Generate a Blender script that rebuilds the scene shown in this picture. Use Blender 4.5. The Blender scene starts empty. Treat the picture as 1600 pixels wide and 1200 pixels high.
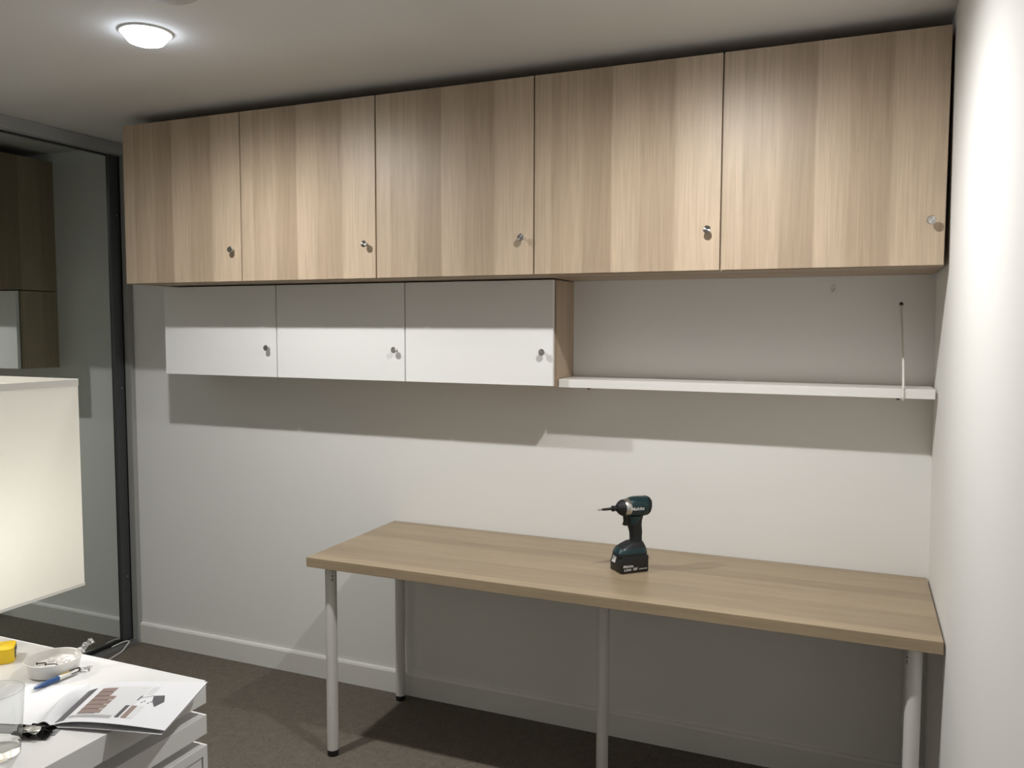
import bpy, bmesh, math, random
from mathutils import Vector, Matrix
random.seed(7)
S = bpy.context.scene
COL = S.collection

# ------------------------------------------------------------------ camera, world, exposure
RIGHT = Vector((0.92191521, 0.38738221, 0.00271532))
UP = Vector((-0.02950961, 0.0632364, 0.9975622))
FWD = Vector((-0.38626614, 0.91974789, -0.0697301))
cam_d = bpy.data.cameras.new('camera')
cam = bpy.data.objects.new('camera', cam_d)
COL.objects.link(cam)
M = Matrix.Identity(4)
for i in range(3):
    M[i][0], M[i][1], M[i][2] = RIGHT[i], UP[i], -FWD[i]
M[0][3], M[1][3], M[2][3] = -0.2308, -2.967, 1.5522
cam.matrix_world = M
cam_d.sensor_width = 36
cam_d.lens = 1293.54 * 36 / 1600
cam_d.clip_start = 0.02
S.camera = cam

w = bpy.data.worlds.new('world')
S.world = w
w.use_nodes = True
w.node_tree.nodes['Background'].inputs[0].default_value = (0.02, 0.02, 0.02, 1)
w.node_tree.nodes['Background'].inputs[1].default_value = 0.0
S.view_settings.view_transform = 'Standard'
S.view_settings.look = 'None'
S.view_settings.gamma = 1.0
S.view_settings.exposure = 0.0
S.view_settings.use_curve_mapping = False
S.cycles.max_bounces = 12
S.cycles.diffuse_bounces = 8
S.cycles.glossy_bounces = 6
S.cycles.transmission_bounces = 10
S.cycles.blur_glossy = 0.6
S.cycles.sample_clamp_indirect = 6.0

LAMP_Y = -1.106
LAMP_XS = (-2.167, -0.64)
LAMP_WATTS = 96.0
LAMP_COLOUR = (1.0, 0.985, 0.965, 1)
CEIL = 2.40

# ------------------------------------------------------------------ materials
def mat(name, base=(0.8, 0.8, 0.8), rough=0.5, metal=0.0, spec=0.5, **kw):
    m = bpy.data.materials.new(name)
    m.use_nodes = True
    b = m.node_tree.nodes['Principled BSDF']
    b.inputs['Base Color'].default_value = (*base, 1)
    b.inputs['Roughness'].default_value = rough
    b.inputs['Metallic'].default_value = metal
    b.inputs['Specular IOR Level'].default_value = spec
    for k, v in kw.items():
        b.inputs[k.replace('_', ' ')].default_value = v
    return m

def nd(m, t, **props):
    n = m.node_tree.nodes.new(t)
    for k, v in props.items():
        setattr(n, k, v)
    return n

def lk(m, a, b):
    m.node_tree.links.new(a, b)

def bsdf(m):
    return m.node_tree.nodes['Principled BSDF']

def add_noise(m, scale, amount, bump=0.0, detail=4.0, stretch=(1, 1, 1)):
    """fine tonal variation plus relief on a plain material"""
    b = bsdf(m)
    base = tuple(b.inputs['Base Color'].default_value)
    tc = nd(m, 'ShaderNodeTexCoord')
    mp = nd(m, 'ShaderNodeMapping')
    mp.inputs['Scale'].default_value = stretch
    lk(m, tc.outputs['Object'], mp.inputs[0])
    n = nd(m, 'ShaderNodeTexNoise')
    n.inputs['Scale'].default_value = scale
    n.inputs['Detail'].default_value = detail
    lk(m, mp.outputs[0], n.inputs['Vector'])
    mix = nd(m, 'ShaderNodeMix', data_type='RGBA')
    mix.inputs[6].default_value = tuple(c * (1 - amount) for c in base[:3]) + (1,)
    mix.inputs[7].default_value = tuple(min(1, c * (1 + amount)) for c in base[:3]) + (1,)
    lk(m, n.outputs['Fac'], mix.inputs[0])
    lk(m, mix.outputs[2], b.inputs['Base Color'])
    if bump:
        bp = nd(m, 'ShaderNodeBump')
        bp.inputs['Strength'].default_value = bump
        bp.inputs['Distance'].default_value = 0.002
        lk(m, n.outputs['Fac'], bp.inputs['Height'])
        lk(m, bp.outputs[0], b.inputs['Normal'])
    return m

def wood(name, stops, axis_u, axis_l, u_len, rough=0.42, gain=0.94, u_off=0.0):
    """printed oak foil: boards of several tones across axis_u, grain running along axis_l"""
    m = mat(name, rough=rough, spec=0.42)
    b = bsdf(m)
    tc = nd(m, 'ShaderNodeTexCoord')
    sep = nd(m, 'ShaderNodeSeparateXYZ')
    lk(m, tc.outputs['Object'], sep.inputs[0])
    U = sep.outputs['XYZ'.index(axis_u)]
    L = sep.outputs['XYZ'.index(axis_l)]
    comb = nd(m, 'ShaderNodeCombineXYZ')
    lk(m, U, comb.inputs[0])
    lk(m, L, comb.inputs[1])
    W = sep.outputs[({0, 1, 2} - {'XYZ'.index(axis_u), 'XYZ'.index(axis_l)}).pop()]
    lk(m, W, comb.inputs[2])

    def noise(sx, sy, sz, detail, rough_=0.55, dist=0.0, off=0.0):
        mp = nd(m, 'ShaderNodeMapping')
        mp.inputs['Scale'].default_value = (sx, sy, sz)
        mp.inputs['Location'].default_value = (off, off * 1.7, 0)
        lk(m, comb.outputs[0], mp.inputs[0])
        n = nd(m, 'ShaderNodeTexNoise')
        n.inputs['Scale'].default_value = 1.0
        n.inputs['Detail'].default_value = detail
        n.inputs['Roughness'].default_value = rough_
        n.inputs['Distortion'].default_value = dist
        lk(m, mp.outputs[0], n.inputs['Vector'])
        return n.outputs['Fac']

    def math_(op, a, bb):
        n = nd(m, 'ShaderNodeMath', operation=op)
        for i, v in enumerate((a, bb)):
            if isinstance(v, (int, float)):
                n.inputs[i].default_value = v
            else:
                lk(m, v, n.inputs[i])
        return n.outputs[0]
    wob = math_('MULTIPLY', math_('SUBTRACT', noise(4, 2.2, 4, 2), 0.5), 0.008)
    u = math_('DIVIDE', math_('ADD', math_('ADD', U, u_off), wob), u_len)
    ramp = nd(m, 'ShaderNodeValToRGB')
    cr = ramp.color_ramp
    cr.interpolation = 'LINEAR'
    while len(cr.elements) > 1:
        cr.elements.remove(cr.elements[0])
    first = True
    prev = None
    for st in stops:
        pos, c = st[0], st[1]
        c_end = tuple(x * gain for x in (st[2] if len(st) > 2 else c)) + (1,)
        c = tuple(x * gain for x in c) + (1,)
        if first:
            cr.elements[0].position = 0.0
            cr.elements[0].color = c
            first = False
        else:
            e = cr.elements.new(max(0, pos - 0.006)); e.color = prev
            e = cr.elements.new(min(1, pos + 0.006)); e.color = c
        prev = c_end
    lk(m, u, ramp.inputs[0])
    g1 = noise(230, 5, 230, 5, 0.65, 0.3)        # fine pores
    g2 = noise(46, 1.8, 46, 4, 0.6, 1.2, 3.1)    # broad cathedral figure
    g3 = noise(8, 2.5, 8, 2, 0.5, 0.0, 9.0)      # slow mottling
    v = math_('ADD', math_('MULTIPLY', math_('SUBTRACT', g1, 0.5), 0.55), 1.0)
    v = math_('ADD', v, math_('MULTIPLY', math_('SUBTRACT', g2, 0.5), 0.42))
    v = math_('ADD', v, math_('MULTIPLY', math_('SUBTRACT', g3, 0.5), 0.22))
    hsv = nd(m, 'ShaderNodeHueSaturation')
    lk(m, ramp.outputs[0], hsv.inputs['Color'])
    lk(m, v, hsv.inputs['Value'])
    lk(m, hsv.outputs[0], b.inputs['Base Color'])
    bp = nd(m, 'ShaderNodeBump')
    bp.inputs['Strength'].default_value = 0.22
    bp.inputs['Distance'].default_value = 0.0012
    lk(m, g1, bp.inputs['Height'])
    lk(m, bp.outputs[0], b.inputs['Normal'])
    return m

LT = (0.50, 0.393, 0.285)
LM = (0.465, 0.363, 0.260)
MD = (0.425, 0.328, 0.231)
DK = (0.365, 0.277, 0.193)
oak_door = wood('oak_door', [(0, LM, LT), (0.10, MD, LM), (0.275, (0.405, 0.311, 0.219), DK), (0.435, (0.495, 0.388, 0.281), LM), (0.585, (0.42, 0.323, 0.228), (0.395, 0.302, 0.212)), (0.77, LT)],
                'X', 'Z', 0.6)
oak_side = wood('oak_side', [(0, MD), (0.3, DK), (0.55, LM), (0.8, MD)], 'Y', 'Z', 0.42, u_off=0.42)
oak_under = wood('oak_under', [(0, MD), (0.3, DK), (0.55, MD), (0.8, MD)], 'Y', 'X', 0.42, u_off=0.42)
oak_desk = wood('oak_desk', [(0, (0.37, 0.287, 0.188)), (0.08, (0.315, 0.243, 0.158)), (0.33, (0.36, 0.279, 0.182)),
                             (0.58, (0.31, 0.239, 0.154)), (0.70, (0.35, 0.271, 0.176)), (0.93, (0.32, 0.247, 0.16))],
                'Y', 'X', 0.6, rough=0.38, u_off=0.6)

m_wall = add_noise(mat('wall_paint', (0.80, 0.795, 0.775), 0.85, spec=0.2), 260, 0.015, 0.05)
m_ceil = add_noise(mat('ceiling_paint', (0.70, 0.69, 0.675), 0.9, spec=0.15), 200, 0.015, 0.04)
m_trim = add_noise(mat('trim_gloss_paint', (0.78, 0.77, 0.745), 0.38), 40, 0.015)
m_white_gloss = add_noise(mat('white_high_gloss', (0.87, 0.865, 0.855), 0.07, spec=0.5), 15, 0.006)
m_white_board = add_noise(mat('white_board', (0.80, 0.785, 0.755), 0.32), 60, 0.012)
m_white_desk = add_noise(mat('white_lacquer_desk', (0.70, 0.697, 0.69), 0.22), 30, 0.01)
m_white_metal = add_noise(mat('white_powder_coat', (0.68, 0.67, 0.645), 0.38), 900, 0.03, 0.1)
m_black = mat('black_plastic', (0.007, 0.007, 0.008), 0.42)
m_dark_gap = mat('dark_cavity', (0.02, 0.019, 0.018), 0.9)
m_frame = add_noise(mat('dark_grey_frame', (0.046, 0.049, 0.051), 0.4, spec=0.4), 60, 0.08)
m_frame_blk = mat('black_frame', (0.010, 0.011, 0.011), 0.5)
m_alu = add_noise(mat('grey_track', (0.21, 0.212, 0.21), 0.42, metal=0.3), 80, 0.08)
m_header = add_noise(mat('grey_header', (0.38, 0.385, 0.38), 0.5), 60, 0.05)
m_mirror = mat('tinted_mirror', (0.62, 0.66, 0.635), 0.0, metal=1.0)
m_steel = mat('brushed_steel', (0.56, 0.55, 0.53), 0.28, metal=1.0, Anisotropic=0.85)
_t = nd(m_steel, 'ShaderNodeTangent', direction_type='RADIAL', axis='Y')
lk(m_steel, _t.outputs[0], bsdf(m_steel).inputs['Tangent'])
m_steel_plain = mat('steel', (0.5, 0.49, 0.47), 0.25, metal=1.0)
m_screw = mat('dark_screw', (0.06, 0.055, 0.05), 0.4, metal=0.8)

# carpet: rows of small loops
m_carpet = mat('loop_carpet', (0.115, 0.098, 0.076), 0.95, spec=0.05)
tc = nd(m_carpet, 'ShaderNodeTexCoord')
vo = nd(m_carpet, 'ShaderNodeTexVoronoi')
vo.inputs['Scale'].default_value = 98
vo.inputs['Randomness'].default_value = 0.22
lk(m_carpet, tc.outputs['Object'], vo.inputs['Vector'])
no = nd(m_carpet, 'ShaderNodeTexNoise')
no.inputs['Scale'].default_value = 30
lk(m_carpet, tc.outputs['Object'], no.inputs['Vector'])
rp = nd(m_carpet, 'ShaderNodeValToRGB')
rp.color_ramp.elements[0].position = 0.0
rp.color_ramp.elements[0].color = (0.255, 0.226, 0.187, 1)
rp.color_ramp.elements[1].position = 0.75
rp.color_ramp.elements[1].color = (0.115, 0.100, 0.081, 1)
lk(m_carpet, vo.outputs['Distance'], rp.inputs[0])
mx = nd(m_carpet, 'ShaderNodeMix', data_type='RGBA', blend_type='MULTIPLY')
mx.inputs[0].default_value = 0.35
lk(m_carpet, rp.outputs[0], mx.inputs[6])
lk(m_carpet, no.outputs['Fac'], mx.inputs[7])
lk(m_carpet, mx.outputs[2], bsdf(m_carpet).inputs['Base Color'])
bp = nd(m_carpet, 'ShaderNodeBump')
bp.inputs['Strength'].default_value = 0.9
bp.inputs['Distance'].default_value = 0.004
bp.invert = True
lk(m_carpet, vo.outputs['Distance'], bp.inputs['Height'])
lk(m_carpet, bp.outputs[0], bsdf(m_carpet).inputs['Normal'])

# lamp shade fabric, slightly translucent
m_shade = add_noise(mat('shade_fabric', (0.86, 0.855, 0.825), 0.9, spec=0.1), 700, 0.03, 0.1)
_b = bsdf(m_shade)
_tr = nd(m_shade, 'ShaderNodeBsdfTranslucent')
_tr.inputs[0].default_value = (0.88, 0.87, 0.83, 1)
_ms = nd(m_shade, 'ShaderNodeMixShader')
_ms.inputs[0].default_value = 0.5
lk(m_shade, _b.outputs[0], _ms.inputs[1])
lk(m_shade, _tr.outputs[0], _ms.inputs[2])
lk(m_shade, _ms.outputs[0], m_shade.node_tree.nodes['Material Output'].inputs[0])
m_hem = add_noise(mat('shade_hem', (0.72, 0.71, 0.67), 0.9, spec=0.1), 700, 0.03, 0.1)

def emit(name, colour, strength):
    m = bpy.data.materials.new(name)
    m.use_nodes = True
    nt = m.node_tree
    nt.nodes.remove(nt.nodes['Principled BSDF'])
    e = nt.nodes.new('ShaderNodeEmission')
    e.inputs[0].default_value = colour
    e.inputs[1].default_value = strength
    nt.links.new(e.outputs[0], nt.nodes['Material Output'].inputs[0])
    return m
m_lens = emit('led_lens', LAMP_COLOUR, 60.0)
m_bezel = emit('glowing_bezel', (0.80, 0.88, 1.0, 1), 20.0)

m_glass = mat('clear_glass', (1, 1, 1), 0.0, Transmission_Weight=1.0, IOR=1.3)
m_thin = bpy.data.materials.new('thin_glass')
m_thin.use_nodes = True
_nt = m_thin.node_tree
_nt.nodes.remove(_nt.nodes['Principled BSDF'])
_lw = nd(m_thin, 'ShaderNodeLayerWeight'); _lw.inputs[0].default_value = 0.5
_pw = nd(m_thin, 'ShaderNodeMath', operation='POWER'); _pw.inputs[1].default_value = 5.0
lk(m_thin, _lw.outputs['Facing'], _pw.inputs[0])
_fr = nd(m_thin, 'ShaderNodeMath', operation='MULTIPLY_ADD'); _fr.inputs[1].default_value = 0.45; _fr.inputs[2].default_value = 0.04
lk(m_thin, _pw.outputs[0], _fr.inputs[0])
_tp = nd(m_thin, 'ShaderNodeBsdfTransparent'); _tp.inputs[0].default_value = (0.95, 0.955, 0.95, 1)
_gs = nd(m_thin, 'ShaderNodeBsdfGlossy'); _gs.inputs['Roughness'].default_value = 0.03
_mm = nd(m_thin, 'ShaderNodeMixShader')
lk(m_thin, _fr.outputs[0], _mm.inputs[0]); lk(m_thin, _tp.outputs[0], _mm.inputs[1]); lk(m_thin, _gs.outputs[0], _mm.inputs[2])
lk(m_thin, _mm.outputs[0], _nt.nodes['Material Output'].inputs[0])
m_clear = mat('clear_plastic', (0.95, 0.95, 0.95), 0.12, Transmission_Weight=0.85, IOR=1.3, Alpha=0.55)
m_teal = add_noise(mat('teal_plastic', (0.004, 0.027, 0.032), 0.36), 300, 0.06)
m_rubber = add_noise(mat('black_rubber', (0.005, 0.0065, 0.0075), 0.6), 500, 0.1, 0.1)
m_print = mat('white_print', (0.75, 0.75, 0.74), 0.5)
m_silver = mat('cast_aluminium', (0.55, 0.55, 0.54), 0.3, metal=1.0)
m_yellow = add_noise(mat('yellow_plastic', (0.78, 0.53, 0.02), 0.4), 90, 0.05)
m_ceramic = mat('white_ceramic', (0.76, 0.745, 0.715), 0.2)
m_blue = mat('blue_plastic', (0.022, 0.075, 0.215), 0.3)
m_paper = add_noise(mat('white_paper', (0.68, 0.687, 0.71), 0.6, spec=0.2), 60, 0.01)
m_page_grey = add_noise(mat('grey_page', (0.22, 0.22, 0.23), 0.5), 60, 0.1)
m_ink_dark = add_noise(mat('dark_ink', (0.075, 0.075, 0.082), 0.5), 300, 0.25)
m_ink_grey = add_noise(mat('grey_ink', (0.36, 0.36, 0.37), 0.55), 300, 0.1)
m_ink_pale = add_noise(mat('pale_ink', (0.60, 0.61, 0.625), 0.55), 200, 0.04)
m_ink_brown = add_noise(mat('brown_ink', (0.25, 0.18, 0.158), 0.5), 400, 0.25)
m_foil_black = mat('black_foil', (0.015, 0.014, 0.013), 0.22, metal=0.4)
m_foil_silver = mat('silver_foil', (0.80, 0.79, 0.77), 0.3, metal=1.0)
m_cable = mat('white_cable', (0.62, 0.61, 0.58), 0.45)
m_cord_white = mat('white_cord', (0.76, 0.74, 0.69), 0.55)
m_detector = mat('detector_plastic', (0.50, 0.49, 0.47), 0.7)
m_pl_white = mat('white_plastic', (0.74, 0.73, 0.70), 0.4)

# ------------------------------------------------------------------ mesh helpers
def new_obj(name, bm, m, parent=None, loc=(0, 0, 0), smooth=False):
    me = bpy.data.meshes.new(name)
    bmesh.ops.recalc_face_normals(bm, faces=bm.faces)
    bm.to_mesh(me)
    bm.free()
    if smooth:
        for p in me.polygons:
            p.use_smooth = True
    mats = m if isinstance(m, (list, tuple)) else [m]
    for x in mats:
        me.materials.append(x)
    o = bpy.data.objects.new(name, me)
    o.location = loc
    o.parent = parent
    COL.objects.link(o)
    if smooth:
        try:
            me.set_sharp_from_angle(angle=math.radians(38))
        except Exception:
            pass
    return o

def empty(name, loc=(0, 0, 0), rotz=0.0):
    o = bpy.data.objects.new(name, None)
    o.location = loc
    o.rotation_euler = (0, 0, rotz)
    o.empty_display_size = 0.05
    COL.objects.link(o)
    return o

def tag(o, label, cat, group=None):
    o['label'] = label
    o['category'] = cat
    if group:
        o['group'] = group
    return o

def struct(o, label=None):
    o['kind'] = 'structure'
    if label:
        o['label'] = label
    return o

def box(bm, x0, x1, y0, y1, z0, z1, bevel=0.0, seg=2):
    r = bmesh.ops.create_cube(bm, size=1.0)
    vs = r['verts']
    for v in vs:
        v.co = Vector((x0 + (v.co.x + .5) * (x1 - x0), y0 + (v.co.y + .5) * (y1 - y0), z0 + (v.co.z + .5) * (z1 - z0)))
    if bevel:
        es = list({e for v in vs for e in v.link_edges})
        bmesh.ops.bevel(bm, geom=es, offset=bevel, segments=seg, profile=0.5, affect='EDGES')
    return bm

def boxbm(*a, **k):
    return box(bmesh.new(), *a, **k)

def loft(bm, rings, cap0=True, cap1=True, closed=True):
    vr = [[bm.verts.new(p) for p in r] for r in rings]
    n = len(vr[0])
    for a, b in zip(vr[:-1], vr[1:]):
        for i in range(n if closed else n - 1):
            j = (i + 1) % n
            bm.faces.new((a[i], a[j], b[j], b[i]))
    if cap0:
        bm.faces.new(list(reversed(vr[0])))
    if cap1:
        bm.faces.new(vr[-1])
    return bm

def lathe(profile, n=32, bm=None, close0=True, close1=True, origin=(0, 0, 0), axis='Z'):
    """profile: list of (radius, height)"""
    bm = bm or bmesh.new()
    rings = []
    for r, h in profile:
        ring = []
        for i in range(n):
            a = 2 * math.pi * i / n
            c, s = r * math.cos(a), r * math.sin(a)
            p = {'Z': (c, s, h), 'X': (h, c, s), 'Y': (c, h, s)}[axis]
            ring.append(Vector(p) + Vector(origin))
        rings.append(ring)
    return loft(bm, rings, close0, close1)

def tube(pts, r, n=10, bm=None):
    bm = bm or bmesh.new()
    pts = [Vector(p) for p in pts]
    rings = []
    up = Vector((0.13, 0.21, 0.97))
    for i, p in enumerate(pts):
        t = (pts[min(i + 1, len(pts) - 1)] - pts[max(i - 1, 0)]).normalized()
        a = t.cross(up)
        if a.length < 1e-4:
            a = t.cross(Vector((1, 0, 0)))
        a.normalize()
        b = t.cross(a).normalized()
        rr = r[i] if isinstance(r, (list, tuple)) else r
        rings.append([p + rr * (math.cos(2 * math.pi * k / n) * a + math.sin(2 * math.pi * k / n) * b) for k in range(n)])
    return loft(bm, rings)

def smooth_path(pts, sub=8):
    pts = [Vector(p) for p in pts]
    out = []
    for i in range(len(pts) - 1):
        p0, p1, p2, p3 = pts[max(i - 1, 0)], pts[i], pts[i + 1], pts[min(i + 2, len(pts) - 1)]
        for k in range(sub):
            t = k / sub
            out.append(0.5 * ((2 * p1) + (-p0 + p2) * t + (2 * p0 - 5 * p1 + 4 * p2 - p3) * t * t + (-p0 + 3 * p1 - 3 * p2 + p3) * t ** 3))
    out.append(pts[-1])
    return out

def copy_tree(o, parent=None):
    c = o.copy()
    COL.objects.link(c)
    c.parent = parent
    for ch in list(o.children):
        copy_tree(ch, c)
    return c

def text_obj(name, s, size, m, parent, matrix, shear=0.0, bold=0.0, fit=None):
    cu = bpy.data.curves.new(name, 'FONT')
    cu.body = s
    cu.size = size
    cu.shear = shear
    cu.offset = bold
    cu.extrude = 0.00015
    cu.align_x = 'CENTER'
    cu.align_y = 'CENTER'
    cu.resolution_u = 3
    tmp = bpy.data.objects.new('tmp_text', cu)
    COL.objects.link(tmp)
    dg = bpy.context.evaluated_depsgraph_get()
    me = bpy.data.meshes.new_from_object(tmp.evaluated_get(dg))
    bpy.data.objects.remove(tmp)
    bpy.data.curves.remove(cu)
    if fit:
        xs = [v.co.x for v in me.vertices]
        k = fit / (max(xs) - min(xs))
        for v in me.vertices:
            v.co.x *= k
    me.materials.clear()
    me.materials.append(m)
    o = bpy.data.objects.new(name, me)
    o.parent = parent
    o.matrix_local = matrix
    COL.objects.link(o)
    return o

# ------------------------------------------------------------------ room shell
XL, YF = -3.49, -4.3
def wall_x(z):            # the right wall leans in by about a centimetre per metre
    return 0.005 - 0.0105 * z

def slab(name, x0, x1, y0, y1, z0, z1, m):
    return struct(new_obj(name, boxbm(x0, x1, y0, y1, z0, z1), m))

slab('floor', -4.3, 0.25, YF - 0.15, 0.15, -0.1, 0.0, m_carpet)
slab('ceiling', -4.3, 0.25, YF - 0.15, 0.15, CEIL, CEIL + 0.1, m_ceil)
slab('wall_back', -4.3, 0.25, 0.0, 0.15, 0.0, CEIL, m_wall)
slab('wall_front', -4.3, 0.25, YF - 0.15, YF, 0.0, CEIL, m_wall)
bm = bmesh.new()
v = [bm.verts.new(p) for p in ((wall_x(0), YF, 0), (wall_x(0), 0, 0), (wall_x(CEIL), 0, CEIL), (wall_x(CEIL), YF, CEIL),
                               (0.15, YF, 0), (0.15, 0, 0), (0.15, 0, CEIL), (0.15, YF, CEIL))]
for f in ((0, 1, 2, 3), (4, 7, 6, 5), (0, 4, 5, 1), (3, 2, 6, 7), (1, 5, 6, 2), (0, 3, 7, 4)):
    bm.faces.new([v[i] for i in f])
struct(new_obj('wall_right', bm, m_wall))
# left wall: a narrow return beside the wardrobe opening, and solid wall past the wardrobe
bm = bmesh.new()
box(bm, -3.75, -3.445, YF, -2.62, 0.0, CEIL)
box(bm, -3.9, -3.75, YF, 0.0, 0.0, CEIL)
struct(new_obj('wall_left', bm, m_wall))
m_jamb = add_noise(mat('darker_grey_jamb', (0.34, 0.345, 0.33), 0.7), 80, 0.03)  # jamb strip coloured a darker grey than the walls
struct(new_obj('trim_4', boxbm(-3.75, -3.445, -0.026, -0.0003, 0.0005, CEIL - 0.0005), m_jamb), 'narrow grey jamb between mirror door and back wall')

def baseboard(name, pts):
    """extrude the skirting profile along x (y0 = wall face)"""
    bm = bmesh.new()
    loft(bm, pts)
    return struct(new_obj(name, bm, m_trim))
prof = [(0, 0), (0.014, 0), (0.014, 0.088), (0.010, 0.096), (0.0, 0.099)]
baseboard('baseboard_back', [[(-3.444, -a, b) for a, b in prof], [(-0.0005, -a, b) for a, b in prof]])
baseboard('baseboard_right', [[(wall_x(b) - a, -0.015, b) for a, b in prof], [(wall_x(b) - a, YF, b) for a, b in prof]])
baseboard('baseboard_front', [[(-3.44, YF + a, b) for a, b in prof], [(-0.02, YF + a, b) for a, b in prof]])

# wardrobe sliding doors: tinted mirror in a dark frame
def sliding_door(name, y0, y1, x, label):
    d = struct(empty(name, (x, y0, 0.0)), label)
    L = y1 - y0                           # y1 < y0
    new_obj('mirror_panel', boxbm(-0.012, 0.0, L + 0.05, -0.05, 0.034, 2.345), m_mirror, d)
    for a, b in ((-0.056, -0.004), (L + 0.004, L + 0.056)):
        st = new_obj('stile', boxbm(-0.02, 0.012, a, b, 0.022, 2.37, bevel=0.003), m_frame, d)
    new_obj('top_rail', boxbm(-0.02, 0.008, L + 0.056, -0.056, 2.338, 2.37, bevel=0.002), m_frame, d)
    new_obj('bottom_rail', boxbm(-0.02, 0.006, L + 0.056, -0.056, 0.022, 0.036, bevel=0.002), m_frame_blk, d)
    for z in (0.336, 1.252, 2.067):
        new_obj('bolt', lathe([(0.004, 0.012), (0.0045, 0.0145), (0.002, 0.0155)], 12, axis='X', origin=(0, -0.022, z)), m_steel_plain, d)
    return d
sliding_door('door_1', -0.030, -1.32, XL, 'tinted mirror sliding wardrobe door in dark grey frame beside the lamp shade')
sliding_door('door_2', -1.27, -2.60, XL - 0.045, 'second tinted mirror sliding wardrobe door behind the first')
struct(new_obj('trim_1', boxbm(XL - 0.05, XL + 0.046, -2.62, -0.0265, 2.345, CEIL - 0.0005, bevel=0.002), m_header),
       'grey header rail above the mirrored wardrobe')
bm = bmesh.new()
box(bm, XL - 0.09, XL + 0.048, -2.62, -0.0265, 0.0005, 0.008)
for a in (-0.05, -0.012, 0.012, 0.030, 0.044):
    box(bm, XL + a, XL + a + 0.004, -2.62, -0.0265, 0.008, 0.019, bevel=0.001)
struct(new_obj('trim_2', bm, m_alu), 'grey ribbed floor track of the mirrored wardrobe')
struct(new_obj('trim_3', boxbm(XL - 0.03, XL + 0.010, -0.0295, -0.0262, 0.02, 2.345), m_frame_blk), 'black closing strip beside mirror door')

# ------------------------------------------------------------------ ceiling lamps
def downlight(x, y, label):
    d = tag(empty('ceiling_downlight', (x, y, CEIL)), label, 'light', 'ceiling downlights')
    new_obj('trim_ring', lathe([(0.058, -0.001), (0.074, -0.001), (0.072, -0.005), (0.060, -0.007)], 40, close0=False, close1=False), m_pl_white, d, smooth=True)
    new_obj('bezel', lathe([(0.060, -0.004), (0.058, -0.018), (0.048, -0.030), (0.030, -0.0355)], 40, close0=False, close1=False), m_bezel, d, smooth=True)
    new_obj('lens', lathe([(0.030, -0.0356), (0.0295, -0.0362)], 40, close0=False), m_lens, d)
    ld = bpy.data.lights.new('downlight_beam', 'SPOT')
    ld.energy = LAMP_WATTS
    ld.color = LAMP_COLOUR[:3]
    ld.spot_size = math.pi
    ld.spot_blend = 1.0
    ld.shadow_soft_size = 0.026
    lo = bpy.data.objects.new('downlight_beam', ld)
    lo.location = (0, 0, -0.042)
    lo.parent = d
    COL.objects.link(lo)
    return d
downlight(LAMP_XS[0], LAMP_Y, 'glowing round ceiling downlight above the left cabinets')
downlight(LAMP_XS[1], LAMP_Y, 'round ceiling downlight in front of the right cabinets')
det = tag(empty('smoke_detector', (-1.845, -1.345, CEIL)), 'round pale ceiling fitting beside the glowing downlight', 'smoke detector')
new_obj('base', lathe([(0.088, -0.0005), (0.088, -0.010), (0.084, -0.013)], 40), m_detector, det, smooth=True)
new_obj('cover', lathe([(0.078, -0.013), (0.074, -0.024), (0.060, -0.031), (0.02, -0.033)], 40), m_detector, det, smooth=True)

# ------------------------------------------------------------------ wall cabinets
def make_knob(parent, loc):
    prof = [(0.0050, 0.0), (0.0050, -0.002), (0.0042, -0.009), (0.0050, -0.014), (0.0095, -0.0185), (0.0116, -0.0205), (0.0118, -0.0240), (0.0105, -0.0252)]
    o = new_obj('knob', lathe(prof, 28, axis='Y'), m_steel, parent, loc, smooth=True)
    o['label'] = 'small brushed steel knob'
    return o

def make_cabinet(name, depth, height, door_m, side_m, under_m, top_gap):
    """origin at the wall, left bottom corner"""
    root = empty(name)
    W, T, D = 0.6, 0.016, depth - 0.020
    e = 0.0004
    new_obj('side_panel', boxbm(e, T, -D, -0.001, 0.0, height - top_gap), side_m, root)
    new_obj('side_panel', boxbm(W - T, W - e, -D, -0.001, 0.0, height - top_gap), side_m, root)
    new_obj('bottom_panel', boxbm(T, W - T, -D, -0.001, 0.0, T), under_m, root)
    new_obj('top_panel', boxbm(T, W - T, -D, -0.001, height - top_gap - T, height - top_gap), under_m, root)
    new_obj('back_panel', boxbm(T, W - T, -0.006, -0.001, T, height - top_gap - T), side_m, root)
    dr = new_obj('door', boxbm(0.0026, W - 0.0026, -0.016, 0.0, 0.0015, height - 0.0015, bevel=0.0007, seg=1), door_m, root, (0, -(depth - 0.016), 0))
    make_knob(dr, (W - 0.037, -0.0158, 0.1215))
    return root

XR = -0.0252
ZU, ZL = 1.7201, 1.3392
upper_labels = ['leftmost tall oak-effect wall cabinet, beside the mirrored wardrobe door',
                'second oak-effect wall cabinet from the mirrored door, in the upper row',
                'middle one of the five oak-effect upper wall cabinets',
                'second oak-effect wall cabinet from the right wall, in the upper row',
                'rightmost oak-effect wall cabinet, next to the bright right wall']
cab = make_cabinet('wall_cabinet', 0.42, 0.64, oak_door, oak_side, oak_under, 0.002)
for i in range(5):
    c = cab if i == 0 else copy_tree(cab)
    c.location = (XR - 3.0 + 0.6 * i, 0, ZU)
    tag(c, upper_labels[i], 'cabinet', 'oak-effect upper wall cabinets')
lower_labels = ['leftmost low glossy white cabinet under the oak-effect cabinets',
                'middle one of the three low glossy white cabinets',
                'rightmost low glossy white cabinet, with an oak side facing the open shelf']
cab2 = make_cabinet('low_wall_cabinet', 0.2222, 0.3775, m_white_gloss, oak_side, oak_under, 0.001)
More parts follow.
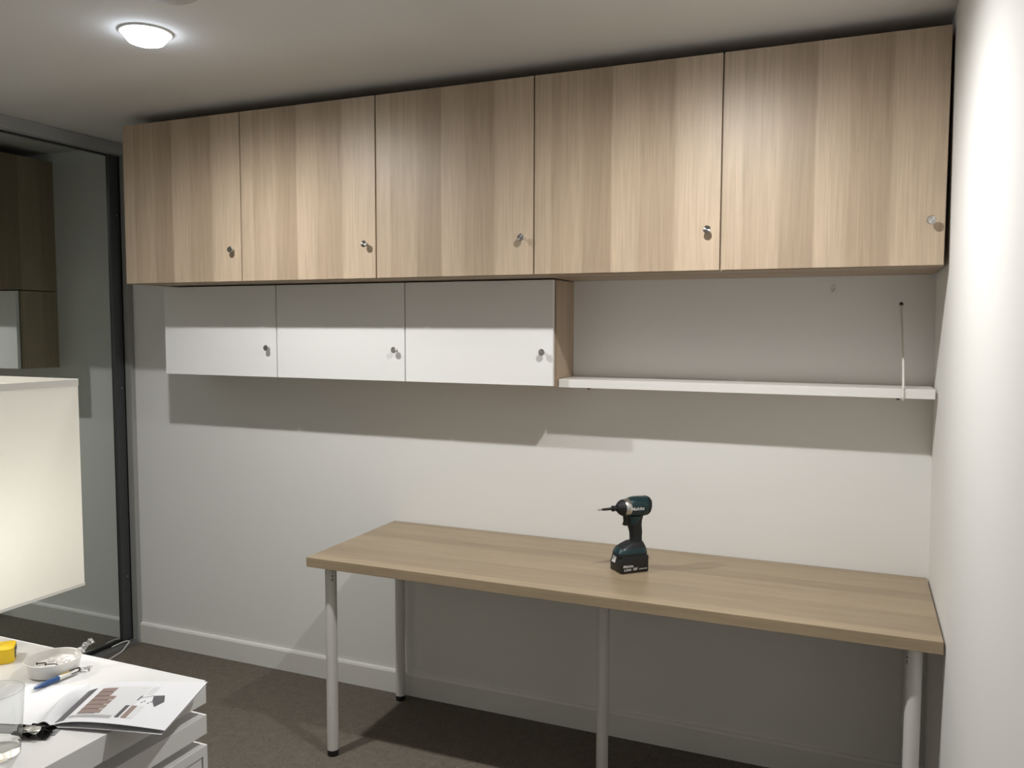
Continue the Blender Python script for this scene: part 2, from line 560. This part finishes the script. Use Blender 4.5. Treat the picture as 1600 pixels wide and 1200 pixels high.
for i in range(3):
    c = cab2 if i == 0 else copy_tree(cab2)
    c.location = (XR - 3.0 + 0.6 * i, 0, ZL)
    tag(c, lower_labels[i], 'cabinet', 'glossy white lower wall cabinets')

# ------------------------------------------------------------------ open shelf, its wire bracket and the wall hook
sh = tag(empty('wall_shelf', (-1.2205, 0, 1.3345)), 'long white open wall shelf between white cabinets and right wall', 'shelf')
new_obj('board', boxbm(0.0, 1.2035, -0.179, -0.0008, 0.0, 0.0296, bevel=0.0008, seg=1), m_white_board, sh)
br = new_obj('wire_bracket', tube(smooth_path([(1.1085, -0.0015, 0.289), (1.1115, -0.060, 0.208), (1.1145, -0.120, 0.124), (1.1150, -0.172, 0.050)], 5)
             + smooth_path([(1.1150, -0.1835, 0.030), (1.1150, -0.1845, 0.010), (1.1145, -0.180, -0.0045), (1.1120, -0.10, -0.0045), (1.1085, -0.003, -0.0045)], 5),
             0.0034, 10), m_cord_white, sh, smooth=True)
br['label'] = 'white wire bracket from wall to shelf front'
new_obj('wall_screw', lathe([(0.006, -0.0005), (0.006, -0.003), (0.003, -0.005)], 14, axis='Y', origin=(1.1085, 0, 0.292)), m_screw, sh)
new_obj('wall_screw', lathe([(0.006, -0.0005), (0.006, -0.006), (0.003, -0.010)], 14, axis='Y', origin=(1.1085, 0, -0.0125)), m_screw, sh)
new_obj('wall_screw', lathe([(0.006, -0.0005), (0.006, -0.006), (0.003, -0.010)], 14, axis='Y', origin=(0.0565, 0, -0.0125)), m_screw, sh)
hk = tag(empty('wall_hook', (-0.3165, 0, 1.675)), 'tiny white hook stuck on back wall above the open shelf', 'hook')
new_obj('plate', boxbm(-0.0055, 0.0055, -0.0025, -0.0003, -0.010, 0.016, bevel=0.001), m_pl_white, hk)
new_obj('hook', tube(smooth_path([(0, -0.002, 0.004), (0, -0.007, -0.003), (0, -0.010, -0.007), (0, -0.014, -0.004)], 4), 0.0028, 8), m_pl_white, hk, smooth=True)

# ------------------------------------------------------------------ oak-effect desk
dk = tag(empty('desk', (-2.008, -0.004, 0)), 'long oak-effect desk on round white legs against the back wall', 'desk')
ZT, TT = 0.738, 0.034
new_obj('tabletop', boxbm(0, 2.0, -0.6, 0, ZT - TT, ZT, bevel=0.0012), oak_desk, dk)
def desk_leg(x, y, sticker=None):
    l = new_obj('leg', lathe([(0.0200, 0.022), (0.0205, 0.026), (0.0205, ZT - TT - 0.004)], 28, origin=(x, y, 0)), m_white_metal, dk, smooth=True)
    new_obj('foot', lathe([(0.0175, 0.0005), (0.0200, 0.002), (0.0205, 0.012), (0.0195, 0.022)], 28, origin=(x, y, 0)), m_black, l, smooth=True)
    new_obj('mount_plate', boxbm(x - 0.04, x + 0.04, y - 0.022, y + 0.022, ZT - TT - 0.004, ZT - TT - 0.0003, bevel=0.001), m_white_metal, l)
    if sticker is not None:
        # printed adjustment sticker wrapped on the tube
        bm = bmesh.new()
        rings = []
        for k in range(7):
            a = sticker + (k - 3) * 0.13
            rings.append([(x + 0.0209 * math.cos(a), y + 0.0209 * math.sin(a), ZT - TT - 0.062), (x + 0.0209 * math.cos(a), y + 0.0209 * math.sin(a), ZT - TT - 0.008)])
        loft(bm, rings, False, False, closed=False)
        new_obj('sticker', bm, m_pl_white, l)
        bm = bmesh.new()
        for zz, h, w_ in ((0.014, 0.006, 0.10), (0.026, 0.003, 0.06), (0.035, 0.008, 0.07), (0.048, 0.004, 0.12), (0.055, 0.002, 0.2)):
            rings = []
            for k in range(4):
                a = sticker + (k - 1.5) * w_
                rings.append([(x + 0.0212 * math.cos(a), y + 0.0212 * math.sin(a), ZT - TT - zz - h), (x + 0.0212 * math.cos(a), y + 0.0212 * math.sin(a), ZT - TT - zz)])
            loft(bm, rings, False, False, closed=False)
        new_obj('sticker_print', bm, m_ink_dark, l)
    return l
desk_leg(0.058, -0.536, math.radians(-40))
desk_leg(0.058, -0.056)
desk_leg(0.998, -0.296)
desk_leg(1.937, -0.536, math.radians(-150))
desk_leg(1.958, -0.056)

# ------------------------------------------------------------------ impact driver on the desk
DA = math.radians(225)
dr = tag(empty('impact_driver', (-0.921, -0.302, ZT), DA), 'teal and black cordless impact driver standing on oak desk', 'power tool')
def ring_x(x, zc, ry, rz, n=28, ex=2.5):
    out = []
    for i in range(n):
        a = 2 * math.pi * i / n
        c, s = math.cos(a), math.sin(a)
        out.append((x, ry * math.copysign(abs(c) ** (2 / ex), c), zc + rz * math.copysign(abs(s) ** (2 / ex), s)))
    return out
def ring_z(z, xc, rx, ry, n=28, ex=2.6):
    out = []
    for i in range(n):
        a = 2 * math.pi * i / n
        c, s = math.cos(a), math.sin(a)
        out.append((xc + rx * math.copysign(abs(c) ** (2 / ex), c), ry * math.copysign(abs(s) ** (2 / ex), s), z))
    return out
DX = -0.018   # shifts the outline so that the battery sits over the origin
def dob(name, bm, m, parent=None, sm=True):
    for v in bm.verts:
        v.co.x += DX
    return new_obj(name, bm, m, parent or dr, smooth=sm)
ms = [(-0.057, .219, .008, .009), (-0.0545, .2185, .016, .018), (-0.048, .217, .0235, .0265), (-0.036, .2152, .029, .0325), (-0.012, .2145, .031, .034),
      (0.008, .2145, .031, .034), (0.022, .2140, .0295, .0315), (0.027, .2138, .028, .030)]
motor = dob('motor_housing', loft(bmesh.new(), [ring_x(x, z, ry, rz) for x, z, ry, rz in ms]), m_teal)
rear = dob('rear_bumper', loft(bmesh.new(), [ring_x(x, z, ry, rz) for x, z, ry, rz in
        ((-0.0585, .219, .009, .010), (-0.0560, .2185, .0175, .0195), (-0.0490, .2170, .0250, .0280), (-0.0410, .2158, .0290, .0322), (-0.0405, .2158, .0270, .0300))]), m_rubber, motor)
dob('hammer_case', loft(bmesh.new(), [ring_x(x, .2138, r, r, ex=2.0) for x, r in ((0.026, .0295), (0.030, .0300), (0.040, .0290), (0.047, .0262))]), m_silver)
dob('nose_bumper', loft(bmesh.new(), [ring_x(x, .2138, r, r, ex=2.0) for x, r in ((0.046, .0272), (0.052, .0262), (0.060, .0215), (0.066, .0150), (0.069, .0120))]), m_rubber)
ck = dob('chuck', loft(bmesh.new(), [ring_x(x, .2138, r, r, ex=2.0) for x, r in ((0.068, .0095), (0.072, .0100), (0.0725, .0085), (0.080, .0085), (0.0805, .0098), (0.087, .0095), (0.088, .0075))]), m_black)
bit = dob('driver_bit', loft(bmesh.new(), [ring_x(x, .2138, r, r, n=6, ex=2.0) for x, r in ((0.088, .0046), (0.120, .0046), (0.122, .0034), (0.127, .0034))]), m_screw, ck, sm=False)
dob('bit_tip', loft(bmesh.new(), [ring_x(x, .2138, r, r, n=8, ex=2.0) for x, r in ((0.127, .0030), (0.136, .0028), (0.142, .0010))]), m_steel_plain, bit, sm=False)
dob('grip', loft(bmesh.new(), [ring_z(z, xc, rx, ry) for z, xc, rx, ry in
     ((0.088, -.004, .026, .021), (0.100, -.004, .0205, .0175), (0.115, -.004, .0205, .0170), (0.130, -.0035, .0220, .0172), (0.150, .001, .0240, .0178), (0.168, .003, .0265, .0195), (0.185, .002, .030, .023))]), m_rubber)
dob('grip_panel', loft(bmesh.new(), [ring_z(z, xc, rx, ry) for z, xc, rx, ry in
     ((0.158, .008, .0185, .0190), (0.170, .006, .022, .0212), (0.186, .004, .0275, .0250))]), m_teal)
dob('trigger', loft(bmesh.new(), [ring_z(z, xc, rx, ry, ex=3) for z, xc, rx, ry in
     ((0.1535, .030, .012, .0075), (0.156, .032, .0145, .0085), (0.168, .030, .0125, .0085), (0.180, .030, .0140, .0085), (0.186, .030, .0150, .0085))]), m_black)
base = dob('base_housing', loft(bmesh.new(), [ring_z(z, xc, rx, ry, ex=3.6) for z, xc, rx, ry in
     ((0.054, .018, .0560, .0365), (0.062, .018, .0560, .0365), (0.076, .016, .0510, .0345), (0.088, .010, .0400, .0290), (0.098, .002, .0270, .0215))]), m_rubber)
dob('base_band', loft(bmesh.new(), [ring_z(z, xc, rx, ry, ex=3.6) for z, xc, rx, ry in
     ((0.0640, .018, .0566, .0371), (0.0760, .0162, .0518, .0352), (0.0815, .0140, .0470, .0330))], False, False), m_teal, base)
# battery: bevelled block with sloped front
bm = bmesh.new()
pf = [(-0.033, 0.003), (-0.030, 0.0), (0.068, 0.0), (0.071, 0.003), (0.0715, 0.030), (0.063, 0.056), (-0.033, 0.056)]
loft(bm, [[(x, s, z) for x, z in pf] for s in (-0.037, 0.037)])
bmesh.ops.bevel(bm, geom=list(bm.edges), offset=0.0025, segments=2, profile=0.5, affect='EDGES')
bat = dob('battery', bm, m_black)
# white sticker on the sloped front of the battery
bm = bmesh.new()
def slope(t):
    return (0.0715 + (0.063 - 0.0715) * t + 0.0010, 0.030 + 0.026 * t)
q = [(slope(0.0)[0], -0.026, slope(0.0)[1]), (slope(0.0)[0], -0.004, slope(0.0)[1]), (slope(.95)[0], -0.004, slope(.95)[1]), (slope(.95)[0], -0.026, slope(.95)[1])]
f1 = [Vector(a) for a in q]; nrm = Vector((0.95, 0, 0.31))
loft(bm, [[a - nrm * 0.0008 for a in f1], f1])
lab = dob('front_label', bm, m_print, bat, sm=False)
lab['label'] = 'white sticker on battery front'
bm = bmesh.new()
for y0, y1, t0, t1 in ((-0.023, -0.014, 0.55, 0.62), (-0.023, -0.020, 0.2, 0.6), (-0.011, -0.008, 0.75, 0.85)):
    a = [Vector((slope(t)[0] + 0.0004, y, slope(t)[1] + 0.0001)) for t, y in ((t0, y0), (t0, y1), (t1, y1), (t1, y0))]
    bm.faces.new([bm.verts.new(x) for x in a])
dob('label_print', bm, m_ink_dark, lab, sm=False)
def side_text(name, s, size, x, z, y, parent, fit, shear=0.25, bold=0.0):
    m4 = Matrix(((-1, 0, 0, x + DX), (0, 0, 1, y), (0, 1, 0, z), (0, 0, 0, 1)))
    return text_obj(name, s, size, m_print, parent, m4, shear, bold, fit)
side_text('lettering', 'Makita', 0.0155, 0.0085, 0.2130, 0.0313, motor, 0.050, 0.2, 0.00012)
side_text('lettering', 'Makita', 0.0120, 0.0450, 0.0245, 0.0371, bat, 0.038, 0.2, 0.0001)
side_text('lettering', '5.0Ah', 0.0115, 0.0470, 0.0125, 0.0371, bat, 0.027, 0.2, 0.0001)
side_text('lettering', '18V', 0.0135, 0.0190, 0.0130, 0.0371, bat, 0.018, 0.2, 0.0001)
side_text('lettering', 'LITHIUM-ION', 0.0060, -0.0115, 0.0120, 0.0371, bat, 0.030, 0.0, 0.0)

# ------------------------------------------------------------------ white drawer desk in the foreground
WT = 0.72
wd = tag(empty('drawer_desk', (-1.625, -1.5, 0)), 'white lacquered desk with finger-gap drawers in the lower left foreground', 'desk')
new_obj('desktop', boxbm(-1.15, 0, -0.68, 0, 0.665, WT, bevel=0.0015), m_white_desk, wd)
new_obj('drawer', boxbm(-0.56, 0, -0.66, 0, 0.591, 0.638, bevel=0.0015), m_white_desk, wd)
lowr = new_obj('drawer', boxbm(-0.56, 0, -0.66, 0, 0.5405, 0.565, bevel=0.0015), m_white_desk, wd)
new_obj('drawer_end', boxbm(-0.54, -0.004, -0.66, -0.016, 0.44, 0.5405), m_white_desk, lowr)
new_obj('drawer_edge', boxbm(-0.56, 0.0, -0.0145, 0.0, 0.44, 0.5405, bevel=0.0008), m_white_desk, lowr)
new_obj('carcass', boxbm(-0.52, -0.045, -0.64, -0.045, 0.40, 0.664), m_white_desk, wd)
new_obj('bottom_drawer', boxbm(-0.56, 0, -0.66, 0, 0.25, 0.425, bevel=0.0015), m_white_desk, wd)
new_obj('plinth', boxbm(-0.54, -0.02, -0.64, -0.02, 0.0, 0.42), m_white_desk, wd)
for y in (-0.05, -0.63):
    new_obj('leg', boxbm(-1.13, -1.08, y - 0.025, y + 0.025, 0.0, 0.665, bevel=0.002), m_white_desk, wd)

# ------------------------------------------------------------------ table lamp with a big square shade
TLX, TLY = -2.31, -1.725
tl = tag(empty('table_lamp', (TLX, TLY, WT)), 'table lamp with large square cream fabric shade in front of the mirror', 'lamp')
new_obj('lamp_base', lathe([(0.085, 0.0003), (0.085, 0.010), (0.080, 0.014), (0.012, 0.018)], 36), m_steel_plain, tl, smooth=True)
new_obj('stem', lathe([(0.009, 0.016), (0.009, 0.225)], 16), m_steel_plain, tl, smooth=True)
new_obj('bulb_holder', lathe([(0.018, 0.22), (0.020, 0.28), (0.016, 0.296)], 20), m_pl_white, tl, smooth=True)
bulb = new_obj('bulb', lathe([(0.012, 0.295), (0.016, 0.305), (0.029, 0.330), (0.030, 0.345), (0.022, 0.366), (0.006, 0.375)], 20), emit('warm_bulb', (1.0, 0.96, 0.90, 1), 115.0), tl, smooth=True)
z0, z1 = 0.886 - WT, 1.4155 - WT
hw, hd = 0.260, 0.260
bm = bmesh.new()
def square(hx, hy, z, r=0.006, n=4):
    out = []
    for cx, cy, a0 in ((hx - r, hy - r, 0), (-hx + r, hy - r, 90), (-hx + r, -hy + r, 180), (hx - r, -hy + r, 270)):
        for k in range(n + 1):
            a = math.radians(a0 + 90 * k / n)
            out.append((cx + r * math.cos(a), cy + r * math.sin(a), z))
    return out
t = 0.0012
loft(bm, [square(hw, hd, z0), square(hw, hd, z1), square(hw - t, hd - t, z1), square(hw - t, hd - t, z0), square(hw, hd, z0)], False, False)
bmesh.ops.remove_doubles(bm, verts=bm.verts, dist=1e-6)
shade = new_obj('shade', bm, m_shade, tl)
for nm, za, zb in (('hem', z1 - 0.016, z1 + 0.0006), ('hem', z0 - 0.0006, z0 + 0.006)):
    bm = bmesh.new()
    e = 0.0009
    loft(bm, [square(hw + e, hd + e, za), square(hw + e, hd + e, zb), square(hw - t - e, hd - t - e, zb), square(hw - t - e, hd - t - e, za), square(hw + e, hd + e, za)], False, False)
    bmesh.ops.remove_doubles(bm, verts=bm.verts, dist=1e-6)
    new_obj(nm, bm, m_hem, shade)
bm = bmesh.new()
for a in (0, math.pi / 2):
    c, s = math.cos(a), math.sin(a)
    tube([(-0.258 * c, -0.258 * s, z1 - 0.03), (-0.02 * c, -0.02 * s, 0.290), (0.02 * c, 0.02 * s, 0.290), (0.258 * c, 0.258 * s, z1 - 0.03)], 0.0018, 6, bm)
new_obj('fitter', bm, m_steel_plain, tl)

# ------------------------------------------------------------------ things on the white desk
# tape measure
tm = tag(empty('tape_measure', (-2.180, -1.612, WT), math.radians(46)), 'yellow tape measure at the left picture edge on white desk', 'tape measure')
bm = boxbm(-0.042, 0.036, -0.034, 0.034, 0.0005, 0.037)
bmesh.ops.bevel(bm, geom=[e for e in bm.edges if abs(e.verts[0].co.z - e.verts[1].co.z) > 0.01], offset=0.014, segments=4, profile=0.5, affect='EDGES')
bmesh.ops.bevel(bm, geom=[e for e in bm.edges if e.verts[0].co.z > 0.03 and e.verts[1].co.z > 0.03], offset=0.004, segments=2, profile=0.5, affect='EDGES')
new_obj('case', bm, m_yellow, tm, smooth=True)
new_obj('mouth', boxbm(0.034, 0.0375, -0.014, 0.012, 0.006, 0.032, bevel=0.001), m_black, tm)
new_obj('hook', boxbm(0.0375, 0.0390, -0.010, 0.006, 0.010, 0.026, bevel=0.0005), m_foil_silver, tm)
new_obj('lock_button', lathe([(0.007, 0.0372), (0.006, 0.040)], 16, origin=(-0.004, 0.002, 0)), m_black, tm)

# bowl of fittings
BX, BY = -1.995, -1.607
bw = tag(empty('bowl', (BX, BY, WT)), 'round white ceramic bowl holding loose fittings, between tape and pen', 'bowl')
new_obj('vessel', lathe([(0.0, 0.0005), (0.050, 0.0005), (0.054, 0.003), (0.0605, 0.030), (0.0615, 0.036), (0.0602, 0.0372), (0.0585, 0.036), (0.0570, 0.030), (0.0548, 0.022), (0.050, 0.0185), (0.0, 0.0180)], 44, close0=False, close1=False), m_ceramic, bw, smooth=True)
def screw(x, y, z, a, tilt, L, label):
    o = tag(empty('screw', (BX + x, BY + y, WT + z), a), label, 'screw', 'screws in the bowl')
    o.rotation_euler = (0, tilt, a)
    new_obj('head', lathe([(0.0038, 0), (0.0038, 0.001), (0.0016, 0.003)], 12, axis='X'), m_screw, o)
    new_obj('shank', lathe([(0.0016, 0.003), (0.0016, L * .8), (0.0003, L)], 8, axis='X'), m_screw, o)
    return o
screw(-0.030, -0.022, 0.0235, math.radians(60), 0.1, 0.022, 'dark screw lying in the white bowl nearest its left rim')
screw(-0.008, -0.016, 0.0230, math.radians(40), 0.05, 0.026, 'dark screw lying across the middle of the white bowl')
screw(0.026, -0.010, 0.0230, math.radians(150), 0.05, 0.020, 'dark screw lying at the right side of the white bowl')
def crumple(name, loc, pts, r, m, seedv):
    random.seed(seedv)
    path = smooth_path(pts, 4)
    rr = [r * random.uniform(0.55, 1.25) for _ in path]
    bm = tube(path, rr, 7)
    for v in bm.verts:
        v.co += Vector([random.uniform(-1, 1) * r * 0.25 for _ in range(3)])
    return new_obj(name, bm, m, None, loc)
bag = crumple('plastic_bag', (BX, BY, WT), [(0.010, 0.000, 0.027), (0.024, 0.022, 0.028), (0.035, 0.040, 0.036), (0.039, 0.053, 0.049), (0.043, 0.065, 0.056), (0.046, 0.073, 0.060)], 0.0072, m_clear, 3)
tag(bag, 'twisted clear plastic bag sticking out of the white bowl', 'plastic bag')
for k, (x, y, ang) in enumerate(((0.004, 0.018, 0.4), (-0.016, 0.012, 1.9), (0.016, -0.026, 2.6), (-0.004, -0.036, 1.0), (0.036, 0.012, 0.2))):
    o = tag(empty('shelf_pin', (BX + x, BY + y, WT + 0.0187), ang), ('clear plastic shelf pin in the white bowl, %s' %
            ('near the middle', 'near the far rim', 'near the right rim', 'near the front rim', 'under the bag')[k]), 'shelf pin', 'shelf pins in the bowl')
    new_obj('peg', lathe([(0.0036, 0.0), (0.0036, 0.012), (0.0028, 0.0135)], 10, axis='X', origin=(0, 0, 0.0040)), m_clear, o, smooth=True)
    new_obj('flange', boxbm(-0.010, 0.0, -0.0065, 0.0065, 0.0005, 0.010, bevel=0.0012), m_clear, o)

# booklet
bk = tag(empty('booklet', (-1.80, -1.72, WT)), 'open white instruction booklet hanging over the white desk corner', 'booklet')
O = Vector((-1.80, -1.72, WT))
def corner(x, y, z):
    return Vector((x, y, z)) - O
SB, ST = corner(-1.752, -1.803, WT), corner(-1.832, -1.632, WT)      # spine bottom, top
RB, RT = corner(-1.507, -1.741, WT), corner(-1.594, -1.528, WT)      # right page
LB, LTc = corner(-1.952, -1.866, WT), corner(-2.030, -1.696, WT)     # left page
def rpage(s, t_, lift=0.0):
    p = (SB * (1 - s) + RB * s) * (1 - t_) + (ST * (1 - s) + RT * s) * t_
    z = 0.0035 + 0.0125 * (1 - math.exp(-s * 9)) * (1 - 0.25 * s) + 0.004 * math.sin(math.pi * s) * (1 - t_) + lift
    return Vector((p.x, p.y, z))
def lpage(s, t_, lift=0.0):
    p = (SB * (1 - s) + LB * s) * (1 - t_) + (ST * (1 - s) + LTc * s) * t_
    z = 0.0024 + 0.024 * math.exp(-((s - 0.07) / 0.09) ** 2) * (0.35 + 0.65 * math.sin(math.pi * min(1, t_ * 1.15 + 0.02))) * min(1.0, s * 14 + 0.1) + lift
    return Vector((p.x, p.y, z))
def sheet(fn, s0, s1, t0, t1, ns, nt, lift0, lift1):
    bm = bmesh.new()
    g = [[[bm.verts.new(fn(s0 + (s1 - s0) * i / ns, t0 + (t1 - t0) * j / nt, l)) for j in range(nt + 1)] for i in range(ns + 1)] for l in (lift0, lift1)]
    for i in range(ns):
        for j in range(nt):
            bm.faces.new((g[1][i][j], g[1][i + 1][j], g[1][i + 1][j + 1], g[1][i][j + 1]))
            bm.faces.new((g[0][i][j], g[0][i][j + 1], g[0][i + 1][j + 1], g[0][i + 1][j]))
    for i in range(ns):
        bm.faces.new((g[0][i][0], g[0][i + 1][0], g[1][i + 1][0], g[1][i][0]))
        bm.faces.new((g[0][i][nt], g[1][i][nt], g[1][i + 1][nt], g[0][i + 1][nt]))
    for j in range(nt):
        bm.faces.new((g[0][0][j], g[1][0][j], g[1][0][j + 1], g[0][0][j + 1]))
        bm.faces.new((g[0][ns][j], g[0][ns][j + 1], g[1][ns][j + 1], g[1][ns][j]))
    return bm
page = new_obj('page', sheet(rpage, 0, 1, 0, 1, 36, 8, -0.0005, 0.0), m_paper, bk, smooth=True)
def under(s, t_, lift=0.0):
    a = rpage(s * 0.985, t_ * 0.99 + 0.004, 0)
    return Vector((a.x + 0.002, a.y - 0.006 * (1 - t_), 0.0012 + (a.z - 0.0025) * 0.30 + 0.002 * s + lift))
new_obj('page', sheet(under, 0, 1, 0, 1, 30, 6, -0.0006, 0.0), m_paper, bk, smooth=True)
lpg = new_obj('page', sheet(lpage, 0, 1, 0, 1, 36, 12, -0.0012, 0.0), m_paper, bk, smooth=True)
def cover(s, t_, lift=0.0):
    a = lpage(s * 0.96, t_, 0)
    d = (SB - ST).normalized()
    return Vector((a.x, a.y, 0.0006 + lift)) + d * 0.034 * (1 - t_)
new_obj('cover', sheet(cover, -0.12, 0.9, 0, 0.9, 12, 4, -0.0002, 0.0002), m_page_grey, bk)
def printed(name, s0, s1, t0, t1, m, ns=6, nt=3):
    return new_obj(name, sheet(rpage, s0, s1, t0, t1, ns, nt, 0.00015, 0.00035), m, page)
# s runs from the spine to the outer edge, t from the near edge to the far edge
printed('photo', 0.0, 0.085, 0.05, 0.86, m_ink_dark, 5, 8)
printed('photo', 0.10, 0.47, 0.10, 0.16, m_ink_grey, 10, 2)
printed('photo', 0.16, 0.56, 0.165, 0.86, m_ink_pale, 10, 4)
def printed2(name, s0, s1, t0, t1, m, ns=4, nt=2, up=0.0002):
    return new_obj(name, sheet(rpage, s0, s1, t0, t1, ns, nt, 0.0002, 0.00035 + up), m, page)
for k in range(6):                       # brown panels of the printed picture
    ta = 0.20 + k * 0.107
    printed2('picture_panel', 0.145, 0.34 if k < 4 else 0.28, ta, ta + 0.092, m_ink_brown)
    printed2('picture_line', 0.145, 0.30 if k < 4 else 0.27, ta - 0.013, ta - 0.001, m_ink_dark, 3, 1)
printed2('picture_strip', 0.50, 0.535, 0.13, 0.40, m_ink_dark, 2, 3)
printed2('picture_strip', 0.555, 0.60, 0.13, 0.40, m_ink_brown, 2, 3)
printed2('picture_strip', 0.605, 0.66, 0.13, 0.40, m_ink_pale, 2, 3)
for k in range(5):
    printed2('text_line', 0.575 + 0.014 * k, 0.582 + 0.014 * k, 0.66, 0.86, m_ink_pale, 1, 3)
# printed drawing of a small lamp: head, arm, foot
def poly(name, pts, m):
    bm = bmesh.new()
    loft(bm, [[rpage(s, t_, 0.00015) for s, t_ in pts], [rpage(s, t_, 0.0005) for s, t_ in pts]])
    return new_obj(name, bm, m, page)
poly('lamp_drawing', [(0.655, 0.64), (0.745, 0.66), (0.79, 0.52), (0.745, 0.40), (0.685, 0.52)], m_ink_dark)
poly('lamp_drawing', [(0.565, 0.575), (0.655, 0.635), (0.655, 0.650), (0.562, 0.590)], m_ink_grey)
poly('lamp_drawing', [(0.548, 0.52), (0.560, 0.52), (0.566, 0.63), (0.553, 0.63)], m_ink_dark)
for k, (s, t_) in enumerate(((0.60, 0.47), (0.615, 0.50), (0.66, 0.46), (0.675, 0.49), (0.69, 0.52))):
    poly('caption_mark', [(s, t_), (s + 0.010, t_), (s + 0.012, t_ + 0.022), (s + 0.002, t_ + 0.022)], m_ink_dark)

# pen with ring, lying on the left page
P0, P1 = Vector((-1.935, -1.712, WT + 0.0100)), Vector((-1.934, -1.588, WT + 0.0072))
ax = (P1 - P0)
pn = tag(empty('pen', P0), 'blue and white ballpoint pen with key ring lying beside bowl', 'pen')
pn.rotation_euler = ax.to_track_quat('X', 'Z').to_euler()
PL = ax.length
new_obj('tip', lathe([(0.0008, 0), (0.0022, 0.006), (0.003, 0.010)], 18, axis='X'), m_steel_plain, pn, smooth=True)
new_obj('lower_barrel', lathe([(0.0030, 0.007), (0.0050, 0.018), (0.0060, 0.034), (0.0062, PL * .56), (0.0058, PL * .565)], 22, axis='X'), m_blue, pn, smooth=True)
up_ = new_obj('upper_barrel', lathe([(0.0056, PL * .56), (0.0058, PL * .60), (0.0058, PL * .93), (0.0050, PL * .96)], 22, axis='X'), m_pl_white, pn, smooth=True)
new_obj('slider', boxbm(PL * .80, PL * 1.0, -0.0012, 0.0012, 0.0050, 0.0078, bevel=0.0006), m_black, up_)
new_obj('slider', boxbm(PL * .80, PL * 0.97, -0.0066, -0.0050, -0.001, 0.0012, bevel=0.0006), m_black, up_)
new_obj('slider', boxbm(PL * .62, PL * 0.80, -0.0010, 0.0010, 0.0050, 0.0070, bevel=0.0005), m_yellow, up_)
new_obj('clip', tube(smooth_path([(PL * .92, 0, 0.004), (PL * .98, 0, 0.006), (PL * 1.03, 0, 0.003), (PL * 1.0, 0, -0.003)], 4), 0.0016, 8), m_black, pn, smooth=True)
bm = bmesh.new()
ringpts = [(PL * 1.03 + 0.0105 + 0.0105 * math.cos(a), -0.003 + 0.0105 * math.sin(a), -0.0045) for a in [2 * math.pi * k / 28 for k in range(29)]]
new_obj('key_ring', tube(ringpts, 0.0011, 8), m_steel_plain, pn, smooth=True)

# drinking glass
gl = tag(empty('drinking_glass', (-1.748, -1.922, WT)), 'clear drinking glass cut off by the lower left picture edge', 'glass')
new_obj('vessel', lathe([(0.0402, 0.0195), (0.0460, 0.080), (0.0490, 0.127), (0.0487, 0.1282), (0.0479, 0.127), (0.0449, 0.080), (0.0391, 0.0195)], 48, close0=False, close1=False), m_thin, gl, smooth=True)
new_obj('glass_base', lathe([(0.0, 0.0006), (0.036, 0.0006), (0.0385, 0.003), (0.0402, 0.0193), (0.034, 0.0180), (0.0, 0.0165)], 48, close0=False, close1=False), m_glass, gl, smooth=True)

new_obj('rim', tube([(0.0484 * math.cos(a), 0.0484 * math.sin(a), 0.1283) for a in [2 * math.pi * k / 48 for k in range(49)]], 0.0009, 8), m_glass, gl, smooth=True)

# foil wrapper
fw = tag(empty('foil_wrapper', (-1.752, -1.838, WT), math.radians(20)), 'crumpled black and silver foil wrapper beside the drinking glass', 'wrapper')
random.seed(11)
def crumpled_sheet(x0, x1, y0, y1, zb, amp, n, m, nm):
    bm = bmesh.new()
    g = [[bm.verts.new((x0 + (x1 - x0) * (i + random.uniform(-.3, .3)) / n, y0 + (y1 - y0) * (j + random.uniform(-.3, .3)) / n, zb + random.uniform(0, amp))) for j in range(n + 1)] for i in range(n + 1)]
    for i in range(n):
        for j in range(n):
            bm.faces.new((g[i][j], g[i + 1][j], g[i + 1][j + 1], g[i][j + 1]))
    r = bmesh.ops.solidify(bm, geom=bm.faces[:], thickness=0.0004)
    return new_obj(nm, bm, m, fw)
crumpled_sheet(-0.042, 0.034, -0.020, 0.020, 0.0012, 0.014, 6, m_foil_black, 'outer_wrap')
crumpled_sheet(-0.026, 0.014, -0.024, 0.006, 0.0130, 0.007, 4, m_foil_silver, 'inner_foil')

# white cable on the carpet beside the wardrobe track
cb = new_obj('cable', tube(smooth_path([(-3.470, -0.160, 0.0235), (-3.474, -0.110, 0.0235), (-3.466, -0.078, 0.0240), (-3.448, -0.080, 0.0235), (-3.434, -0.110, 0.0170), (-3.424, -0.145, 0.0045), (-3.408, -0.205, 0.0037), (-3.386, -0.285, 0.0037),
                                        (-3.355, -0.370, 0.0037), (-3.30, -0.50, 0.0037), (-3.24, -0.66, 0.0037), (-3.22, -0.85, 0.0037)], 6), 0.0034, 8), m_cable, smooth=True)
tag(cb, 'thin white cable lying on carpet along the wardrobe track', 'cable')
